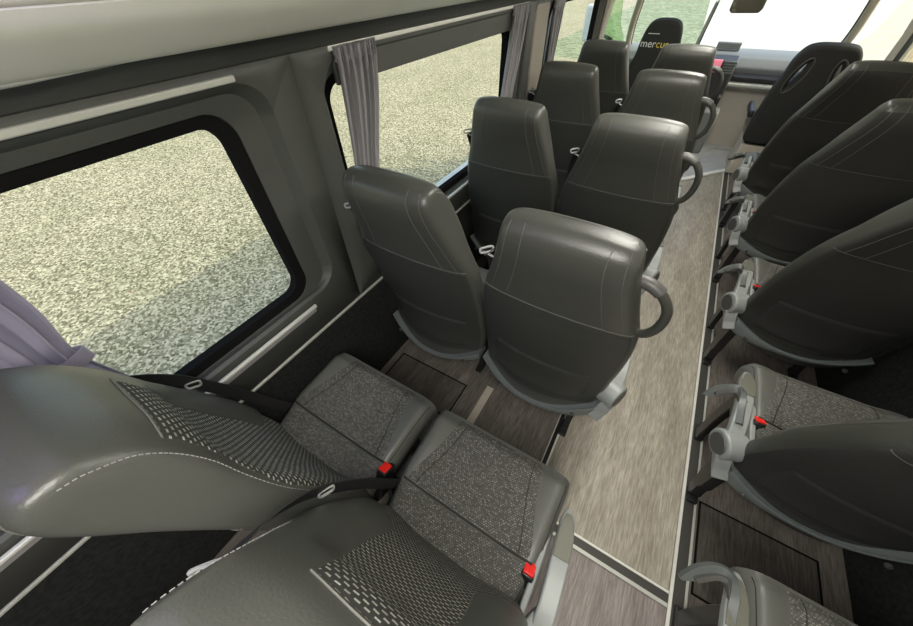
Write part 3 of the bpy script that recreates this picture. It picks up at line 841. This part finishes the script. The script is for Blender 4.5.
curtain('window_curtain', 2.76, 2.94, 2.78, 2.90, 1.48, .85, -.945, M['curtain_g'], 'narrow grey curtain between tan pillar and third window', folds=5)
for (a, c, lab) in ((-.98, .50, 'unseen closed curtain added over rearmost right-hand window'), (.85, 2.25, 'unseen closed curtain added over middle right-hand window'), (2.55, 4.12, 'unseen closed curtain added over foremost right-hand window')):
    o = curtain('window_curtain', a, c, a, c, 1.46, .80, 1.188, M['curtain_s'], lab, folds=26, amp=.009)  # out of view; added to diffuse the sun and light the cabin

# ---------------------------------------------------------------- cab
# side walls / doors of the cab
for sgn, xb, nm in ((-1, -.985, 'wall_cab_left'), (1, 1.22, 'wall_cab_right')):
    b = MB(); b.box((min(xb, xb+sgn*.03), 4.32, -.1), (max(xb, xb+sgn*.03), 6.3, .86)); struct(b.build(nm, M['cab_beige'], bevel=.01))
    # B pillar and A pillar
    b = MB(); b.ribbon([(xb, 4.36, .80), (xb-sgn*.01, 4.36, 1.2), (xb-sgn*.06, 4.34, 1.56)], .14, (0, 1, 0), .05); struct(b.build('trim_%d' % (60+sgn), M['cab_beige'], bevel=.01))
    b = MB(); xa = xb-sgn*.10
    P = smooth_pts([(xb-sgn*.03, 6.05, .84), (xb-sgn*.09, 5.60, .97), (xb-sgn*.13, 5.30, 1.16), (xb-sgn*.19, 5.05, 1.45), (xb-sgn*.23, 4.9, 1.62)], 16)
    b.ribbon(P, .085, (0, 1, .4), .06); struct(b.build('trim_%d' % (64+sgn), M['cab_beige'], bevel=.015))
    b = MB(); b.ribbon([p+Vector((-sgn*.036, -.005, 0)) for p in P], .012, (0, 1, .4), .01); struct(b.build('trim_%d' % (67+sgn), M['plastic_d']))
    root = struct(empty('door_%d' % (1 if sgn < 0 else 2)))
    b = MB(); b.prism([(4.44, .86), (6.0, .86), (5.35, 1.13), (4.98, 1.52), (4.44, 1.52)], 'x', xb+sgn*.01, xb+sgn*.014); b.build('door_glass', M['glass_green' if sgn < 0 else 'glass'], root)
    b = MB(); b.ribbon([(xb-sgn*.004, 4.44, .87), (xb-sgn*.004, 5.9, .87)], .03, (0, 0, 1), .02); b.build('door_sill', M['dash_d'], root)
# header above the windscreen
b = MB(); b.box((-.80, 4.75, 1.58), (1.03, 5.1, 1.74)); struct(b.build('trim_70', M['roof'], bevel=.03))
b = MB()
def ws(i, j):
    x = lerp(-.95, 1.185, i); k = (x-.117)/1.07
    y = lerp(6.35, 5.05, j)-.28*k*k; z = lerp(.80, 1.62, j); x = .117+(x-.117)*lerp(1, .82, j)
    return Vector((x, y, z))
b.grid(ws, 24, 4); root = struct(empty('window_7')); b.build('pane', M['glass_clear'], root)
# dashboard
root = empty('dashboard', (.117, 5.7, 0))
def dprof(mb, prof, x0, x1):
    mb.prism([(y-5.7, z) for y, z in prof], 'x', x0-.117, x1-.117)
b = MB(); dprof(b, [(5.42, .66), (5.38, .80), (5.44, .875), (5.55, .905), (6.2, .86), (6.2, .40), (5.60, .40), (5.55, .62)], -.94, 1.16); b.build('upper_panel', M['dash'], root, bevel=.015, seg=3)
b = MB(); dprof(b, [(5.40, .655), (5.36, .72), (5.40, .76), (5.46, .76), (5.46, .655)], .33, 1.10); b.build('shelf_slot', M['dash_d'], root, bevel=.004)
b = MB(); dprof(b, [(5.40, .60), (5.33, .64), (5.33, .665), (5.40, .675), (5.5, .66), (5.5, .60)], -.94, 1.16); b.build('lower_lip', M['dash_l'], root, bevel=.006)
b = MB(); dprof(b, [(5.47, .0), (5.47, .60), (5.6, .60), (5.6, .0)], -.94, 1.16); b.build('kick_panel', M['cab_beige'], root, bevel=.01)
b = MB(); dprof(b, [(5.28, .36), (5.30, .86), (5.42, .90), (5.5, .86), (5.5, .36)], -.02, .32); b.build('centre_console', M['dash_d'], root, bevel=.015)
b = MB(); b.box((.0-.117, -.424, .76), (.175-.117, -.400, .87)); b.build('display', M['screen'], root, bevel=.004)
b = MB()
for k in range(5): b.box((.20-.117, -.425, .755+k*.024), (.31-.117, -.405, .768+k*.024))
b.build('air_vent', M['dash'], root)
b = MB(); b.box((.24-.117, -.26, .56), (.28-.117, -.225, .585)); b.build('socket', M['black'], root)
tag(root, 'grey dashboard with pink display and open shelf under the windscreen', 'dashboard')
# device on the dashboard
root = empty('dash_device', (.17, 5.62, .905)); b = MB(); b.box((-.11, -.03, .0), (.12, .03, .075)); b.build('body', M['dash'], root, bevel=.008)
b = MB()
for k in range(4): b.box((-.095, -.033, .012+k*.016), (.10, -.029, .019+k*.016))
b.build('front_grille', M['plastic_l'], root)
tag(root, 'flat grey box device standing on the dashboard top', 'device')
# gear console
root = empty('gear_console', (.30, 5.15, 0)); b = MB(); b.prism([(-.12, .012), (.12, .012), (.12, .38), (.05, .46), (-.10, .44)], 'x', -.10, .06); b.build('console_body', M['dash'], root, bevel=.015)
b = MB(); b.tube([(-.02, 0, .44), (-.02, -.03, .55)], .010, 10); b.tube(smooth_pts([(-.02, -.03, .54), (-.02, -.035, .57), (-.02, -.037, .60)], 6), [.015, .024, .028, .028, .024, .016, .008], 14); b.build('gear_knob', M['black'], root)
tag(root, 'grey gear console below the centre of the dashboard', 'console')
# rear-view mirror
root = empty('rear_view_mirror', (.155, 5.15, 1.385)); b = MB()
b.prism([(-.13, -.115), (-.10, -.135), (.12, -.13), (.14, -.10), (.14, -.03), (-.13, -.02)], 'y', -.02, .02); b.build('mirror_case', M['plastic_d'], root, bevel=.012, seg=3)
b = MB(); b.prism([(-.118, -.108), (-.095, -.124), (.113, -.118), (.128, -.095), (.128, -.042), (-.118, -.032)], 'y', -.024, -.021); b.build('mirror_glass', mat('mirror glass', (.75, .70, .55), .06, metal=1), root)
b = MB(); b.tube([(.0, 0, -.03), (.0, .03, .06), (.0, .05, .235)], .012, 10); b.build('stem', M['plastic_d'], root)
tag(root, 'rear-view mirror hanging at the top centre of the windscreen', 'mirror')
# wiper
root = empty('windscreen_wiper', (-.16, 6.33, .83)); b = MB(); b.ribbon([(0, 0, 0), (.015, -.28, .20), (.045, -.66, .47)], [.05, .035, .028], (1, 0, 0), .02); b.build('arm', M['cab_beige'], root)
b = MB(); b.ribbon([(.02, -.02, .0), (.035, -.30, .20), (.06, -.68, .47)], .014, (1, 0, 0), .03); b.build('blade', M['plastic_d'], root)
tag(root, 'brown-grey wiper standing across the windscreen left of the mirror', 'wiper')
# steering wheel
root = empty('steering_wheel', (-.42, 5.12, .83)); b = MB()
mt = Matrix.Rotation(math.radians(-55), 4, 'X')
b.tube([mt @ Vector((.19*math.cos(2*PI*k/40), .19*math.sin(2*PI*k/40), 0)) for k in range(41)], .014, 10); b.build('rim', M['black'], root)
b = MB()
for a in (0, PI, -PI/2): b.ribbon([mt @ Vector((.05*math.cos(a), .05*math.sin(a), 0)), mt @ Vector((.185*math.cos(a), .185*math.sin(a), 0))], .035, mt @ Vector((-math.sin(a), math.cos(a), 0)), .012)
b.tube([mt @ Vector((0, 0, -.01)), mt @ Vector((0, 0, .02))], .065, 24); b.tube([mt @ Vector((0, 0, 0)), mt @ Vector((0, 0, .30))], .03, 12)
b.build('hub', M['plastic_d'], root)
tag(root, 'black steering wheel ahead of the driver seat', 'steering wheel')

# front seats: outline with rounded thickness and two oval openings
def front_back(root, holes, top, m, w=.245, base=.36):
    if not holes: w = .215
    cu = bpy.data.curves.new('tmp', 'CURVE'); cu.dimensions = '2D'; cu.fill_mode = 'BOTH'
    cu.extrude = .032; cu.bevel_depth = .028; cu.bevel_resolution = 4
    def spl(P):
        s = cu.splines.new('POLY'); s.points.add(len(P)-1); s.use_cyclic_u = True
        for i, p in enumerate(P): s.points[i].co = (p[0], p[1], 0, 1)
    H = top-base
    half = [(0, 0), (w*.8, 0), (w*.96, .05), (w*.97, H*.38), (w*.94, H*.60), (w*(.86 if holes else .80), H*.72), (w*(.84 if holes else .72), H*.86), (w*(.70 if holes else .58), H*.965), (w*(.45 if holes else .34), H), (0, H+.004)]
    hp = [cat(half, 9*k/60) for k in range(61)]
    P = [(x*.94, z) for x, z in hp]+[(-x*.94, z) for x, z in hp[-2:0:-1]]
    spl(P)
    if holes:
        for s in (-1, 1):
            c = (s*.132, H*.755)
            spl([(c[0]+math.cos(th)*.048-math.sin(th)*.11*s*.28, c[1]+math.sin(th)*.130) for th in [2*PI*k/36 for k in range(36)]])
    o = bpy.data.objects.new('tmp', cu); COL.objects.link(o)
    dg = bpy.context.evaluated_depsgraph_get(); me = bpy.data.meshes.new_from_object(o.evaluated_get(dg))
    bpy.data.objects.remove(o)
    me.transform(Matrix.Translation((0, 0, base)) @ Matrix.Rotation(math.radians(90+9), 4, 'X'))
    ob = bpy.data.objects.new('backrest', me); me.materials.clear(); me.materials.append(m); COL.objects.link(ob); ob.parent = root
    for p in me.polygons: p.use_smooth = False
    return ob
def front_seat(name, loc, holes, top, label):
    root = empty(name, loc)
    bk = front_back(root, holes, top, M['backcloth'])
    b = MB(); b.box((-.24, .04, .36), (.24, .50, .50)); b.build('seat_cushion', M['leather'], root, bevel=.04, seg=4)
    b = MB(); b.box((-.22, -.02, .0), (.22, .44, .30)); b.build('seat_base', M['cab_beige'], root, bevel=.01)
    b = MB(); b.box((-.20, .02, .29), (.20, .42, .37)); b.build('seat_frame', M['black'], root)
    b = MB(); b.box((-.31, -.06, .54), (-.265, .33, .60)); b.build('armrest', M['black'], root, bevel=.015, seg=3)
    tag(root, label, 'seat')
    return root, bk
r1, bk1 = front_seat('front_passenger_seat', (.87, 4.62, .012), True, 1.10, 'dark front seat with two slanted oval openings beside its headrest')
r2, bk2 = front_seat('driver_seat', (-.435, 4.66, .012), False, 1.22, 'black driver seat with rounded headrest cover lettered mercus')
# light rings inside openings of front seat
for s in (-1, 1):
    rg = MB()
    P = []
    R = Matrix.Translation((0, 0, .36)) @ Matrix.Rotation(math.radians(99), 4, 'X')
    H = 1.10-.36
    for k in range(37):
        th = 2*PI*k/36; P.append(R @ Vector((s*.132+math.cos(th)*.048-math.sin(th)*.11*s*.28, H*.755+math.sin(th)*.130, .062)))
    rg.tube(P, .006, 8)
    rg.build('opening_trim', M['plastic_d'], bk1)
# lettering on the driver headrest cover
def text(body, size, loc, m, parent, nm):
    cu = bpy.data.curves.new('t', 'FONT'); cu.body = body; cu.size = size; cu.extrude = .0008; cu.align_x = 'LEFT'
    o = bpy.data.objects.new('t', cu); COL.objects.link(o)
    dg = bpy.context.evaluated_depsgraph_get(); me = bpy.data.meshes.new_from_object(o.evaluated_get(dg)); bpy.data.objects.remove(o)
    wdt = max(v.co.x for v in me.vertices)
    me.transform(Matrix.Translation(loc) @ Matrix.Rotation(math.radians(99), 4, 'X'))
    ob = bpy.data.objects.new(nm, me); me.materials.clear(); me.materials.append(m); COL.objects.link(ob); ob.parent = parent
    return wdt
zt = 1.035; yt = -.0625-(zt-.36)*math.sin(math.radians(9))-.004
w = text('mer', .085, (-.165, yt, zt), M['text_w'], bk2, 'white_lettering')
text('cus', .085, (-.165+w+.002, yt, zt), M['text_y'], bk2, 'yellow_lettering')
b = MB(); b.box((-.12, yt-.018, zt+.10), (-.02, yt-.014, zt+.106)); b.build('cover_mark', M['text_w'], bk2)

# ---------------------------------------------------------------- outside
GZ = -.80
b = MB(); b.box((-70, -40, GZ-.2), (70, 15, GZ)); b.box((-70, 15, GZ-.2), (-6.0, 120, GZ)); struct(b.build('ground', M['gravel']))
b = MB(); b.prism([(-6.0, 15), (-.25, 15), (-.43, 19.3), (-1.35, 41), (-5, 120), (-6.0, 120)], 'z', GZ-.2, GZ); struct(b.build('ground_green', M['gravel_g']))
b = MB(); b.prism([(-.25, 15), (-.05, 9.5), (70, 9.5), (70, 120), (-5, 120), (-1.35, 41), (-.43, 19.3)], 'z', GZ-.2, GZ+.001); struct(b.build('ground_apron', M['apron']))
# van body around the cabin (gives the outside shadow)
b = MB(); prof = [(-1.09, -.45), (-1.09, .70)]
b.box((-1.10, YB-.1, -.45), (-1.06, 4.32, .765)); b.box((1.285, YB-.1, -.45), (1.32, 4.32, .79)); b.box((-1.10, YB-.1, -.45), (1.32, 6.4, -.06))
struct(b.build('wall_outer_lower', M['white_paint']))
b = MB(); P = [(-1.10, 1.46), (-1.08, 1.62), (-1.0, 1.80), (-.85, 1.92), (.117, 1.98), (1.08, 1.92), (1.22, 1.80), (1.30, 1.62), (1.32, 1.46)]
b.add([(x, YB-.1, z) for x, z in P]+[(x, 4.9, z) for x, z in P], [(i, i+1, i+1+len(P), i+len(P)) for i in range(len(P)-1)])
o = struct(b.build('ceiling_outer', M['white_paint'])); s = o.modifiers.new('S', 'SOLIDIFY'); s.thickness = .02
b = MB(); b.box((-.90, 6.3, -.2), (1.13, 6.7, .78)); struct(b.build('wall_front', M['white_paint'], bevel=.08))
# side mirror seen through third window
root = empty('side_mirror', (-1.30, 5.35, .95)); b = MB(); b.box((-.12, -.05, 0), (.10, .05, .34)); b.build('mirror_case', M['white_paint'], root, bevel=.03, seg=3)
b = MB(); b.tube([(.08, .03, .08), (.24, .06, .02)], .02, 10); b.build('arm', M['black'], root)
tag(root, 'white outside mirror beyond the front left door glass', 'mirror')

# ---------------------------------------------------------------- light, camera
w = bpy.data.worlds.new('World'); SC.world = w; w.use_nodes = True
nt = w.node_tree; sky = nt.nodes.new('ShaderNodeTexSky'); sky.sky_type = 'NISHITA'; sky.sun_disc = False
sky.sun_elevation = math.radians(42); sky.sun_rotation = math.radians(80); sky.air_density = 1.2; sky.dust_density = 3
nt.links.new(sky.outputs[0], nt.nodes['Background'].inputs[0]); nt.nodes['Background'].inputs[1].default_value = .45
sd = bpy.data.lights.new('sun', 'SUN'); sd.energy = 2.2; sd.angle = math.radians(.6); sd.color = (1, .94, .80)
so = bpy.data.objects.new('sun', sd); COL.objects.link(so)
SUN = Vector((math.cos(math.radians(38))*.985, math.cos(math.radians(38))*.17, math.sin(math.radians(38))))
so.rotation_euler = SUN.to_track_quat('Z', 'Y').to_euler()

cd = bpy.data.cameras.new('camera'); cam = bpy.data.objects.new('camera', cd); COL.objects.link(cam); SC.camera = cam
f = 323.0; cd.sensor_width = 36; cd.lens = f*36/913; cd.shift_x = (456.5-454.56)/913; cd.shift_y = 3.5/913
cd.clip_start = .02; cd.clip_end = 500
Rw = [[0.853601, 0.369107, -0.367595], [0.520299, -0.638764, 0.566807], [-0.025594, -0.675086, -0.737295]]
Mx = Matrix([[Rw[i][0], -Rw[i][1], -Rw[i][2]] for i in range(3)]).to_4x4()
Mx.translation = Vector((0, 0, 1.65)); cam.matrix_world = Mx
SC.view_settings.view_transform = 'Standard'; SC.view_settings.look = 'None'; SC.view_settings.gamma = 1; SC.view_settings.exposure = 0.08
SC.view_settings.use_curve_mapping = False
